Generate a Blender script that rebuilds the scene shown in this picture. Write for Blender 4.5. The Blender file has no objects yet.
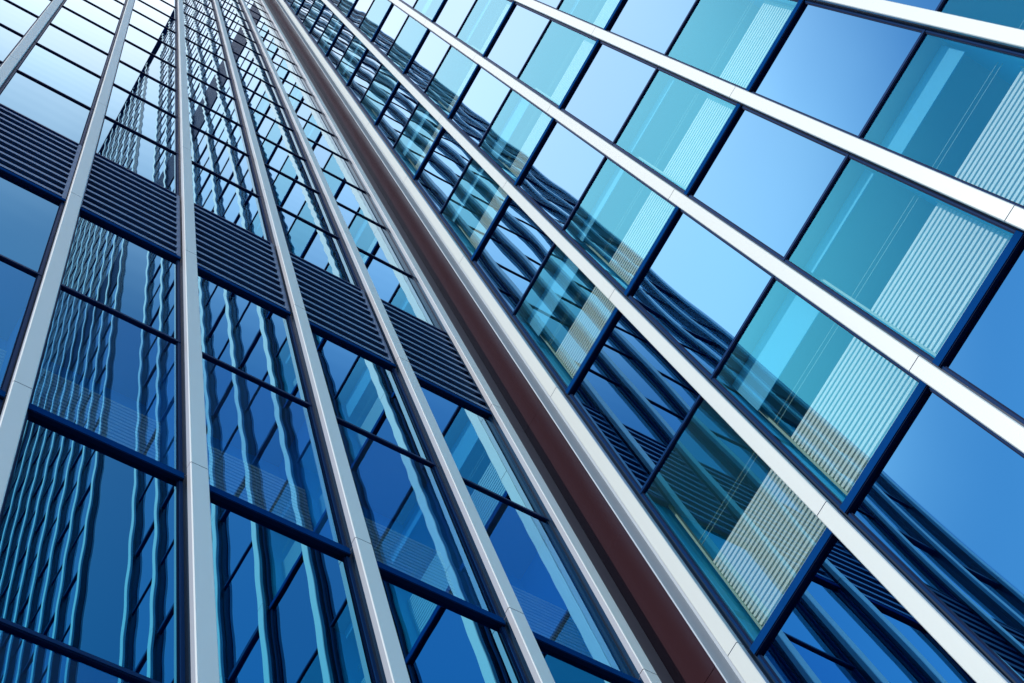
import bpy, math, random
from mathutils import Matrix, Vector
random.seed(7)
scene = bpy.context.scene
COL = scene.collection
S = 2.6                 # metres from the camera to the shaded wing
K = 1.762               # distance to the sunlit wing, in units of S
EYE = 1.6
PITCH = 0.3537          # bay width (units of S)
T0, HF, HT = 2.83, 1.692, 0.885   # floor line, storey height, height of the lower (vision) row
TOP = T0 + HF * 22

# ---------------------------------------------------------------- camera
F_PX, W_PX = 1601.73, 1024
ax = Vector((0.84286347, -0.50064352, -0.19732523))    # image right
ay = Vector((0.43794199, 0.85124975, -0.28910322))     # image down
az = Vector((0.31271071, 0.15725754, 0.93674013))      # view direction
cam_d = bpy.data.cameras.new('camera')
cam = bpy.data.objects.new('camera', cam_d); COL.objects.link(cam)
cam_d.sensor_width = 36.0; cam_d.lens = F_PX / W_PX * 36.0
cam_d.clip_start = 0.05; cam_d.clip_end = 5000
m = Matrix((( ax.x, -ay.x, -az.x, 0), (ax.y, -ay.y, -az.y, 0), (ax.z, -ay.z, -az.z, EYE), (0, 0, 0, 1)))
cam.matrix_world = m
scene.camera = cam

# ---------------------------------------------------------------- materials
def nt(name):
    mt = bpy.data.materials.new(name); mt.use_nodes = True
    t = mt.node_tree
    return mt, t, t.nodes, t.links, t.nodes['Principled BSDF']

def noise_mix(t, n, l, c1, c2, scale, stretch=(1, 1, 1), detail=4):
    tc = n.new('ShaderNodeTexCoord'); mp = n.new('ShaderNodeMapping'); mp.inputs['Scale'].default_value = stretch
    nz = n.new('ShaderNodeTexNoise'); nz.inputs['Scale'].default_value = scale; nz.inputs['Detail'].default_value = detail
    mx = n.new('ShaderNodeMix'); mx.data_type = 'RGBA'
    mx.inputs[6].default_value = (*c1, 1); mx.inputs[7].default_value = (*c2, 1)
    l.new(tc.outputs['Object'], mp.inputs['Vector']); l.new(mp.outputs['Vector'], nz.inputs['Vector'])
    l.new(nz.outputs['Fac'], mx.inputs[0])
    return mx.outputs[2], nz.outputs['Fac']

def painted(name, c1, c2, rough, metallic=0.0, scale=3.0, stretch=(1, 1, 0.15), spec=0.5):
    mt, t, n, l, p = nt(name)
    c, f = noise_mix(t, n, l, c1, c2, scale, stretch)
    l.new(c, p.inputs['Base Color'])
    p.inputs['Roughness'].default_value = rough; p.inputs['Metallic'].default_value = metallic
    p.inputs['Specular IOR Level'].default_value = spec
    return mt

def mirror_glass(name, tint, base_var=0.12):
    """solar coated glass in front of an opaque dark spandrel"""
    mt, t, n, l, p = nt(name)
    oi = n.new('ShaderNodeObjectInfo')
    mx = n.new('ShaderNodeMix'); mx.data_type = 'RGBA'
    mx.inputs[6].default_value = (*[c * (1 - base_var) for c in tint], 1)
    mx.inputs[7].default_value = (*[min(1, c * (1 + base_var)) for c in tint], 1)
    l.new(oi.outputs['Random'], mx.inputs[0]); l.new(mx.outputs[2], p.inputs['Base Color'])
    p.inputs['Metallic'].default_value = 1.0; p.inputs['Roughness'].default_value = 0.0
    return mt

def clear_glass(name, trans, refl, lo):
    """coated glass one can see through: mirror reflection that grows towards grazing, tinted transmission"""
    mt, t, n, l, p = nt(name)
    out = n['Material Output']
    lw = n.new('ShaderNodeLayerWeight'); lw.inputs['Blend'].default_value = .5
    fr = n.new('ShaderNodeMath'); fr.operation = 'POWER'; fr.inputs[1].default_value = 4.0; l.new(lw.outputs['Facing'], fr.inputs[0])
    ma = n.new('ShaderNodeMath'); ma.operation = 'MULTIPLY_ADD'; ma.inputs[1].default_value = 1 - lo; ma.inputs[2].default_value = lo
    l.new(fr.outputs[0], ma.inputs[0])
    tr = n.new('ShaderNodeBsdfTransparent'); tr.inputs['Color'].default_value = (*trans, 1)
    p.inputs['Base Color'].default_value = (*refl, 1); p.inputs['Metallic'].default_value = 1; p.inputs['Roughness'].default_value = 0
    mx = n.new('ShaderNodeMixShader')
    l.new(ma.outputs[0], mx.inputs[0]); l.new(tr.outputs[0], mx.inputs[1]); l.new(p.outputs[0], mx.inputs[2])
    l.new(mx.outputs[0], out.inputs['Surface'])
    return mt

M = {}
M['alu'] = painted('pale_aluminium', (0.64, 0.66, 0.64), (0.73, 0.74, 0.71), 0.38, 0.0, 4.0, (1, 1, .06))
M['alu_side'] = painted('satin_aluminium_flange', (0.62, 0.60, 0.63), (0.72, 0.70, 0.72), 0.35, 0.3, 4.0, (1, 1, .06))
M['dark'] = painted('dark_blue_anodised_frame', (0.004, 0.03, 0.11), (0.006, 0.04, 0.14), 0.28, 0.0, spec=.02)
M['sill'] = painted('blue_anodised_sill', (0.002, 0.042, 0.18), (0.004, 0.055, 0.22), 0.28, 0.0, spec=.0)
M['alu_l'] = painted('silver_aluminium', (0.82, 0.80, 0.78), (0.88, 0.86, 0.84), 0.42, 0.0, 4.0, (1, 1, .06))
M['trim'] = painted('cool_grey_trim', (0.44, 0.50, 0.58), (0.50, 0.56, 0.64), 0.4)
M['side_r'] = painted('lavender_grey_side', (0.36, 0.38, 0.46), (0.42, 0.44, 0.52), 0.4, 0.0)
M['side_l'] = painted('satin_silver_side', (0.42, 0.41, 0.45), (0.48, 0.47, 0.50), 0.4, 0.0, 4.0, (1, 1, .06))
M['stem'] = painted('dark_blue_mullion_stem', (0.002, 0.020, 0.055), (0.003, 0.028, 0.07), 0.25, 0.0, 4.0, (1, 1, .06), spec=.4)
M['gasket'] = painted('black_gasket', (0.002, 0.010, 0.045), (0.003, 0.014, 0.06), 0.6, spec=.04)
M['louver'] = painted('blue_grey_louver', (0.09, 0.18, 0.34), (0.12, 0.22, 0.40), 0.4, 0.2)
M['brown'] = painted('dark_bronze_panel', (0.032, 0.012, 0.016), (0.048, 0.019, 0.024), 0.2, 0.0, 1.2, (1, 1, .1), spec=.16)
M['brown_lit'] = painted('bronze_lit_tone', (0.15, 0.115, 0.13), (0.19, 0.14, 0.15), 0.4, 0.0)  # lighter copy of the bronze: the brighter lighting is put into the colour
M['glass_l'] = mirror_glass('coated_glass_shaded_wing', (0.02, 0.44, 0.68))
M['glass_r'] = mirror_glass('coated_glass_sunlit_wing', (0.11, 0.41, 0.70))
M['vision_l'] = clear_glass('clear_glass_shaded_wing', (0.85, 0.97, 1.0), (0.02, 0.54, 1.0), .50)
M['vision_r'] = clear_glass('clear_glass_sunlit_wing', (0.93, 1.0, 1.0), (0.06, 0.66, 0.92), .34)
M['post'] = painted('green_inner_post', (0.30, 0.46, 0.36), (0.36, 0.52, 0.42), 0.5)
M['slat'] = painted('cream_inner_slat', (0.78, 0.86, 0.78), (0.83, 0.90, 0.83), 0.5)
M['lining_l'] = painted('blue_room_lining', (0.04, 0.40, 0.95), (0.06, 0.46, 0.97), 0.7, 0, 1.0, (1, 1, 1))
M['lining_r'] = painted('teal_room_lining', (0.03, 0.55, 0.80), (0.05, 0.62, 0.88), 0.7, 0, 1.0, (1, 1, 1))
M['blind'] = painted('pale_blue_blind', (0.10, 0.50, 0.74), (0.14, 0.55, 0.78), 0.8, 0, 1.5, (1, 1, 1))
M['ceil'] = painted('pale_room_ceiling', (0.40, 0.44, 0.38), (0.46, 0.50, 0.44), 0.8, 0, 1.0, (1, 1, 1))
M['blank'] = mirror_glass('blue_blank_panel', (0.03, 0.22, 0.45))
M['wall'] = painted('grey_service_wall', (0.22, 0.24, 0.26), (0.28, 0.30, 0.32), 0.7, 0, 0.6, (1, 1, 1))
M['ground'] = painted('dark_paving', (0.045, 0.045, 0.05), (0.07, 0.07, 0.075), 0.8, 0, 0.8, (1, 1, 1))

# ---------------------------------------------------------------- mesh helpers (wing space: u along wall, y into the building, z up)
class MB:
    def __init__(s): s.v = []; s.f = []; s.mi = []; s.mats = []; s.sm = False
    def slot(s, m):
        if m not in s.mats: s.mats.append(m)
        return s.mats.index(m)
    def quad(s, pts, m):
        i = len(s.v); s.v += [tuple(c * S for c in p) for p in pts]; s.f.append((i, i+1, i+2, i+3)); s.mi.append(s.slot(m))
    def box(s, x0, x1, y0, y1, z0, z1, m, skip=''):
        i = len(s.v)
        s.v += [tuple(c * S for c in p) for p in ((x0,y0,z0),(x1,y0,z0),(x1,y1,z0),(x0,y1,z0),(x0,y0,z1),(x1,y0,z1),(x1,y1,z1),(x0,y1,z1))]
        F = {'d':(0,3,2,1),'u':(4,5,6,7),'f':(0,1,5,4),'r':(1,2,6,5),'b':(2,3,7,6),'l':(3,0,4,7)}
        k = s.slot(m)
        for key, q in F.items():
            if key in skip: continue
            s.f.append(tuple(i + a for a in q)); s.mi.append(k)
    def mesh(s, name):
        me = bpy.data.meshes.new(name); me.from_pydata(s.v, [], s.f)
        for m_ in s.mats: me.materials.append(M[m_])
        me.polygons.foreach_set('material_index', s.mi)
        if s.sm: me.polygons.foreach_set('use_smooth', [True] * len(s.f))
        me.update(); return me

def obj(name, me, parent=None, loc=(0, 0, 0), kind=None):
    o = bpy.data.objects.new(name, me); COL.objects.link(o)
    o.parent = parent; o.location = tuple(c * S for c in loc)
    if kind: o['kind'] = kind
    return o

def thing(name, label, cat, loc, rz):
    o = bpy.data.objects.new(name, None); COL.objects.link(o)
    o.location = loc; o.rotation_euler = (0, 0, rz); o['label'] = label; o['category'] = cat
    o.empty_display_size = 0.5
    return o

def pane_mesh(name, w, h, mat, bow, twist, roll, lam, ph):
    """a real pane: slightly bowed by its sealed cavity and rippled by the toughening rollers (metres)"""
    nu, nv = 8, 72
    b = MB(); b.sm = True; k = b.slot(mat)
    for j in range(nv + 1):
        for i in range(nu + 1):
            u, v = i / nu, j / nv
            y = bow * (.85 * math.sin(math.pi * v) + .15 * math.sin(math.pi * v) ** 2) * (0.6 + 0.4 * math.sin(math.pi * u))
            y += twist * (u - .5) * (v - .5)
            y += roll * math.sin(2 * math.pi * v * h * S / lam + ph + 0.8 * math.sin(3 * u + ph)) * min(1, 8 * v, 8 * (1 - v))
            b.v.append((u * w * S, y, v * h * S))
    for j in range(nv):
        for i in range(nu):
            a = j * (nu + 1) + i
            b.f.append((a, a + 1, a + nu + 2, a + nu + 1)); b.mi.append(k)
    return b.mesh(name)

# ---------------------------------------------------------------- shared window pieces
FLS = {'l': 0.0205, 'r': 0.0205}   # half width of the mullion flange
PWS = {c: p - 2 * f for (c, f), p in zip(FLS.items(), (0.3540, 0.3529))}   # clear width between flanges
JB = {'l': .007, 'r': .006}
FL = FLS['l']
TF, TD = 0.031, 0.011            # floor transom: face height, projection
SF, SD = 0.014, 0.006            # thin transom
HP = HF - HT                     # height of the upper (plain) row

def frame_mesh(side, thick, h):
    b = MB(); PW = PWS[side]; J = JB[side]
    fh, d = (TF, TD) if thick else (SF, SD)
    b.box(0, PW, -d, 0.012, 0.003, fh, 'sill' if thick else 'dark')
    b.box(0.0, PW, -d + .002, 0.012, 0, 0.003, 'gasket')
    for x0, x1 in ((0, J), (PW - J, PW)):
        b.box(x0, x1, -.005, 0.012, fh, h, 'dark')
    for x0, x1 in ((J, J + .003), (PW - J - .003, PW - J)):
        b.box(x0, x1, -.002, 0.010, fh, h, 'gasket')
    return b.mesh('window_frame')

def slats_mesh(side):
    PW = PWS[side]; b = MB(); n = 24; z0, z1 = TF + .012, .53
    p = (z1 - z0) / n
    x0, x1 = .014, PW - .008
    for i in range(n):
        z = z0 + p * i
        b.box(x0, x1, .077, .083, z, z + p * .56, 'slat')
    if side == 'r':
        for z in (HT * .70, HT * .725): b.box(x0, x1, .080, .082, z, z + .0014, 'post')
    b.box(x0 - .006, x0, .074, .086, TF, HT - .01, 'post')
    if side == 'r': b.box(x1, x1 + .003, .074, .086, TF, z1, 'post')
    return b.mesh('slat_screen')

def lining_mesh(side, mat):
    PW = PWS[side]; b = MB(); d = .30 if side == 'r' else .17; h = HT
    b.quad(((0, d, 0), (PW, d, 0), (PW, d, h), (0, d, h)), mat)
    b.quad(((0, .014, 0.002), (PW, .014, 0.002), (PW, d, 0.002), (0, d, 0.002)), mat)
    b.quad(((0, .005, h - .002), (0, d, h - .002), (PW, d, h - .002), (PW, .005, h - .002)), 'ceil')
    b.quad(((0, .014, 0), (0, d, 0), (0, d, h), (0, .014, h)), mat)
    b.quad(((PW, .014, 0), (PW, .014, h), (PW, d, h), (PW, d, 0)), mat)
    return b.mesh('room_lining')

FRAME = {(c, q): frame_mesh(c, q == 'vision', HP if q == 'plain' else HT) for c in 'lr' for q in ('vision', 'plain', 'upper')}
SLATS = {c: slats_mesh(c) for c in 'lr'}
LINING = {'l': lining_mesh('l', 'lining_l'), 'r': lining_mesh('r', 'lining_r')}
BLINDS = []
for drop in (.06, .09, .13, .20):
    b = MB(); b.box(.012, PWS['r'] - .012, .050, .053, HT - drop, HT - .004, 'blind'); BLINDS.append(b.mesh('roller_blind'))
PANES = {}
for side in 'lr':
    for kind, h, fh in (('vision', HT, TF), ('plain', HP, SF), ('upper', HT, SF)):
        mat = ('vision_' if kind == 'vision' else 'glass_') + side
        L = []
        for q in range(7):
            if side == 'l':
                a = (random.uniform(-.0012, .0012), random.uniform(-.0006, .0006), random.uniform(.00002, .00005), random.uniform(.36, .52))
            else:
                a = (random.uniform(.0012, .0034), random.uniform(-.0006, .0006), random.uniform(.00001, .00003), random.uniform(.7, 1.1))
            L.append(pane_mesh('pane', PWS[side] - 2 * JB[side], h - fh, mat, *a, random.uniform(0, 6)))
        PANES[side, kind] = L

def louver_mesh(h):
    PW = PWS['l']; b = MB(); n = 11
    b.box(0, PW, -TD, .012, 0.003, TF * .9, 'sill'); b.box(0, PW, -TD + .002, .012, 0, .003, 'gasket')
    b.box(0, .006, -.010, .012, TF * .9, h, 'louver'); b.box(PW - .012, PW, -.010, .012, TF * .9, h, 'louver')
    b.box(.006, PW - .012, .05, .06, TF * .9, h, 'gasket')
    p = (h - TF) / n
    for i in range(n):
        z = TF + p * i
        # inclined blade, closed section
        x0, x1 = .007, PW - .013
        prof = ((-.012, z + .004), (-.012, z + p * .34), (.040, z + p * 1.05), (.040, z + p * .80))
        i0 = len(b.v)
        for x in (x0, x1):
            b.v += [(x * S, y * S, zz * S) for y, zz in prof]
        k = b.slot('louver')
        for a, c in ((0, 1), (1, 2), (2, 3), (3, 0)):
            b.f.append((i0 + a, i0 + 4 + a, i0 + 4 + c, i0 + c)); b.mi.append(k)
        b.f.append((i0, i0 + 1, i0 + 2, i0 + 3)); b.mi.append(k)
        b.f.append((i0 + 7, i0 + 6, i0 + 5, i0 + 4)); b.mi.append(k)
    b.box(.006, PW - .012, -.012, .012, h - .012, h, 'dark')
    return b.mesh('louver_panel')
LOUV = louver_mesh(HT)

ZG = -EYE / S            # ground, in camera-relative units
def mullion_mesh(z0, z1, cap=.019, dep=.034, fl=FL, mats=('alu_l', 'side_l', 'stem')):
    """capped mullion profile with stepped flange, in storey lengths with open joints"""
    b = MB(); g = .0016
    zs = [z0] + [T0 + HF * k + TF + .008 for k in range(-3, 30) if z0 + .05 < T0 + HF * k + TF < z1 - .05] + [z1]
    for a, c in zip(zs[:-1], zs[1:]):
        a2 = a + g; c2 = c - g
        sw, cd = cap - .005, .015          # recessed dark stem behind a shallow box cap
        prof = ((-fl, .012), (-fl, -.004), (-sw, -.004), (-sw, -dep + cd), (-cap, -dep + cd), (-cap, -dep + .002), (-cap + .002, -dep),
                (cap - .002, -dep), (cap, -dep + .002), (cap, -dep + cd), (sw, -dep + cd), (sw, -.004), (fl, -.004), (fl, .012))
        i0 = len(b.v); n = len(prof)
        for z in (a2, c2): b.v += [(x * S, y * S, z * S) for x, y in prof]
        ka, ks, kt = (b.slot(q) for q in mats)
        for q in range(n - 1):
            b.f.append((i0 + q + 1, i0 + q, i0 + n + q, i0 + n + q + 1)); b.mi.append(ka if 5 <= q <= 7 else (ks if q in (4, 8) else kt))
        b.f.append(tuple(i0 + q for q in range(n))); b.mi.append(ks)
        b.f.append(tuple(i0 + n + q for q in reversed(range(n)))); b.mi.append(ks)
    b.box(-fl + .003, fl - .003, .0, .012, z0, z1, 'gasket')
    b.box(-cap + .009, cap - .009, -dep + .008, -.001, z0, z1, 'gasket')
    return b.mesh('mullion')

# ---------------------------------------------------------------- the wings
def project(P):
    d = Vector(P); z = d.dot(az)
    if z <= .05: return None
    return (512 + F_PX * d.dot(ax) / z, 341.5 + F_PX * d.dot(ay) / z)

def world_l(u, z): return (u, 1.0, z)
def world_r(u, z): return (K, -u, z)

def px_area(fn, u, z, h):
    """visible picture area of a bay rectangle (sampled)"""
    PW = PITCH - .05; pts = [project(fn(u + PW * i / 6, z + h * j / 8)) for i in range(7) for j in range(9)]
    if any(p is None for p in pts): return 0
    ins = sum(1 for p in pts if -4 < p[0] < 1028 and -4 < p[1] < 687)
    if not ins: return 0
    c = [pts[0], pts[8], pts[62], pts[54]]
    A = abs(sum(c[i][0] * c[(i + 1) % 4][1] - c[(i + 1) % 4][0] * c[i][1] for i in range(4))) / 2
    return A * ins / len(pts)

def wing(root, side, fn, mull, louver_rows, ztop, skip_bays=()):
    cand = []; FL = FLS[side]; PW = PWS[side]
    for bi in range(len(mull) - 1):
        if bi in skip_bays: continue
        u0 = mull[bi] + FL
        for k in range(-2, 23):
            for kind in ('vision', 'plain'):
                z = T0 + HF * k + (HT if kind == 'plain' else 0); h = HP if kind == 'plain' else HT
                if z + h > ztop + .01 or z + h < ZG + .2: continue
                cand.append((px_area(fn, u0, z, h), bi, k, kind, u0, z, h))
    cand.sort(key=lambda c: -c[0])
    lou = [c for c in cand if (c[2], c[3]) in louver_rows]
    win = [c for c in cand if (c[2], c[3]) not in louver_rows]
    bank = MB(); lb = MB(); nw = 0; nl = 0
    for A, bi, k, kind, u0, z, h in win:
        if A > 0 and nw < 100:
            nw += 1
            upper = side == 'l' and (k > 1 or (k == 1 and kind == 'plain'))
            if upper: kind = 'plain' if kind == 'plain' else 'upper'
            w = obj('window', FRAME[side, kind], root, (u0, 0, z - ZG))
            fh = TF if kind == 'vision' else SF
            obj('pane', random.choice(PANES[side, kind]), w, (JB[side], 0, fh))
            if kind == 'vision':
                obj('room_lining', LINING[side], w)
                obj('slat_screen', SLATS[side], w)
                if side == 'r' and random.random() < .6: obj('roller_blind', random.choice(BLINDS), w)
        else:
            zz = z - ZG; fh, d = (TF, TD) if kind == 'vision' else (SF, SD)
            bank.quad(((u0, .001, zz), (u0 + PW, .001, zz), (u0 + PW, .001, zz + h), (u0, .001, zz + h)), 'glass_' + side)
            bank.box(u0, u0 + PW, -d, .0, zz, zz + fh, 'dark', 'b')
    for A, bi, k, kind, u0, z, h in lou:
        if A > 0:
            nl += 1; obj('louver_panel', LOUV, root, (u0, 0, z - ZG))
        else:
            zz = z - ZG
            lb.quad(((u0, .012, zz), (u0 + PW, .012, zz), (u0 + PW, .012, zz + h), (u0, .012, zz + h)), 'gasket')
            for q in range(10):
                lb.box(u0, u0 + PW, -.01, .011, zz + h * (q + .1) / 10, zz + h * (q + .55) / 10, 'dark', 'b')
    if bank.f: obj('window_bank', bank.mesh('window_bank'), root, kind='stuff')
    if lb.f: obj('louver_bank', lb.mesh('louver_bank'), root, kind='stuff')
    print('wing', side, nw, nl, len(win))

# shaded wing (left half of the photograph): u = X
left = thing('office_tower', 'shaded glass office wing with a row of louvers, left of the dark bronze corner strip', 'office building', (0, S, 0), 0)
ML = [0.549 + 0.3540 * k for k in range(-5, 3)] + [1.588]
wing(left, 'l', world_l, ML, {(1, 'vision')}, TOP)
# local z of the mullion mesh is measured from the ground, so joints are shifted below
def shifted_mullion(ztop, **kw):
    b = mullion_mesh(ZG + .002, ztop, **kw)
    for v in b.vertices: v.co.z -= ZG * S
    return b
MUL = shifted_mullion(TOP)
for u in ML: obj('mullion', MUL, left, (u, 0, 0))
b = MB()
e0 = ML[0] - .20
b.box(e0, ML[0] - FL, -.004, .02, 0, TOP - ZG, 'blank')
obj('end_panel', b.mesh('end_panel'), left)
b = MB()
b.box(e0 + .01, K - .03, .33, 2.4, 0, TOP - ZG - .05, 'wall')
b.box(e0 + .004, e0 + .01, .021, 2.4, 0, TOP - ZG - .05, 'wall')
obj('wall', b.mesh('wall'), left)
b = MB(); b.box(e0 - .01, K - .031, -.06, 2.42, TOP - ZG + .002, TOP - ZG + .12, 'dark')
obj('roof', b.mesh('roof'), left)

# sunlit wing (right half): u = -Y
right = thing('office_tower', 'sunlit glass office wing with wide diagonal pale mullions, right of the dark bronze corner strip', 'office building', (K * S, 0, 0), -math.pi / 2)
U0 = -0.8467
MUL_R = shifted_mullion(TOP, fl=FLS['r'], dep=.040, mats=('alu', 'side_r', 'stem'))
MR = [U0 + 0.3529 * k for k in range(0, 9)]
FL = FLS['r']
FAR0 = MR[-1] + .84
MF = [FAR0 + 0.3529 * k for k in range(0, 13)]
ZF = TOP - 1.2
allm = MR + MF
wing(right, 'r', world_r, allm, {(10, 'vision'), (10, 'plain')}, TOP, skip_bays=(8,))
for u in MR: obj('mullion', MUL_R, right, (u, 0, 0))
for u in MF: obj('mullion', MUL_R, right, (u, 0, 0))
b = MB(); b.box(MR[-1] + FL, FAR0 - FL, -.003, .02, 0, TOP - ZG - .8, 'blank')
obj('blank_panel', b.mesh('blank_panel'), right)
b = MB(); b.box(-.8905, U0 - FL, -.004, .02, 0, TOP - ZG, 'trim'); b.box(-.8945, -.8907, -.0535, .02, 0, TOP - ZG, 'trim')
obj('edge_trim', b.mesh('edge_trim'), right)
b = MB(); b.box(-.95, MF[-1] + .1, .33, 2.4, 0, TOP - ZG - .05, 'wall'); b.box(MF[-1] + FL, MF[-1] + .1, 0, .329, 0, TOP - ZG - .05, 'wall')
obj('wall', b.mesh('wall'), right)
b = MB(); b.box(-.95, MF[-1] + .12, -.06, 2.42, TOP - ZG + .002, TOP - ZG + .12, 'dark')
obj('roof', b.mesh('roof'), right)

# bronze strip in the corner
corner = thing('corner_cladding', 'dark bronze metal strip running up the corner between the two glass wings', 'cladding', (K * S, S, 0), 0)
def strip(name, boxes, mat):
    b = MB()
    zs = [0] + [T0 + HF * k + TF + .008 - ZG for k in range(-1, 22)] + [TOP - ZG]
    for a, c in zip(zs[:-1], zs[1:]):
        for bx in boxes: b.box(*bx, a + .001, c - .001, mat)
    return obj(name, b.mesh(name), corner)
strip('dark_panel', [(-.052, .012, -.1053, 0.03)], 'brown')
strip('lit_tone_return', [(1.588 + FLS['l'] - K + .001, -.0525, .001, .02)], 'brown_lit')  # same bronze; its lit look is painted by the lighter colour

# ground
b = MB(); b.quad(((-400, -400, 0), (400, -400, 0), (400, 400, 0), (-400, 400, 0)), 'ground')
obj('ground', b.mesh('ground'), None, kind='structure')

M['brown'].node_tree.nodes['Principled BSDF'].inputs['Specular Tint'].default_value = (.6, .42, .85, 1)

# ---------------------------------------------------------------- light
SUN_DIR = Vector((-0.80, -0.08, 0.72)).normalized()
el = math.asin(SUN_DIR.z)
sd = bpy.data.lights.new('sun', 'SUN'); sd.energy = 2.3; sd.angle = math.radians(.5); sd.color = (1.0, .96, .90)
so = bpy.data.objects.new('sun', sd); COL.objects.link(so)
so.rotation_euler = (-SUN_DIR).to_track_quat('-Z', 'Y').to_euler()
so.location = (-20, -5, 40)

wd = bpy.data.worlds.new('World'); scene.world = wd; wd.use_nodes = True
n, l = wd.node_tree.nodes, wd.node_tree.links
bg = n['Background']; out = n['World Output']
sky = n.new('ShaderNodeTexSky'); sky.sky_type = 'NISHITA'; sky.sun_disc = False
sky.sun_elevation = el; sky.sun_rotation = math.atan2(SUN_DIR.x, SUN_DIR.y)
sky.air_density = 1.0; sky.dust_density = 0.2; sky.ozone_density = 1.0
tint = n.new('ShaderNodeMix'); tint.data_type = 'RGBA'; tint.blend_type = 'MULTIPLY'; tint.inputs[0].default_value = 1
tint.inputs[7].default_value = (.74, 1.06, 1.10, 1)      # the photograph's cool white balance
l.new(sky.outputs[0], tint.inputs[6]); l.new(tint.outputs[2], bg.inputs['Color']); bg.inputs['Strength'].default_value = 0.125
# white veil added to the sky, shaped to whiten the reflections overhead
tc = n.new('ShaderNodeTexCoord'); sp = n.new('ShaderNodeVectorMath'); sp.operation = 'DOT_PRODUCT'
sp.inputs[1].default_value = (-.10, .28, .94)
l.new(tc.outputs['Generated'], sp.inputs[0])
nz = n.new('ShaderNodeTexNoise'); nz.inputs['Scale'].default_value = 2.2; nz.inputs['Detail'].default_value = 5
l.new(tc.outputs['Generated'], nz.inputs['Vector'])
ad = n.new('ShaderNodeMath'); ad.operation = 'MULTIPLY_ADD'; ad.inputs[1].default_value = .05; l.new(nz.outputs['Fac'], ad.inputs[0])
l.new(sp.outputs['Value'], ad.inputs[2])
mr = n.new('ShaderNodeMapRange'); mr.interpolation_type = 'SMOOTHSTEP'
mr.inputs['From Min'].default_value = .865; mr.inputs['From Max'].default_value = .945; mr.inputs['To Min'].default_value = .09
l.new(ad.outputs[0], mr.inputs['Value'])
bg2 = n.new('ShaderNodeBackground'); bg2.inputs['Color'].default_value = (1, .95, 1, 1); bg2.inputs['Strength'].default_value = 1.15
mx = n.new('ShaderNodeMixShader'); l.new(mr.outputs[0], mx.inputs[0]); l.new(bg.outputs[0], mx.inputs[1]); l.new(bg2.outputs[0], mx.inputs[2])
l.new(mx.outputs[0], out.inputs['Surface'])

# ---------------------------------------------------------------- render settings
scene.view_settings.view_transform = 'Standard'; scene.view_settings.look = 'None'
scene.view_settings.exposure = 0.45; scene.view_settings.gamma = 1.0
scene.render.engine = 'CYCLES'
c = scene.cycles
c.max_bounces = 12; c.glossy_bounces = 8; c.diffuse_bounces = 3; c.transmission_bounces = 6; c.transparent_max_bounces = 16
c.use_denoising = True
c.sample_clamp_indirect = 6.0
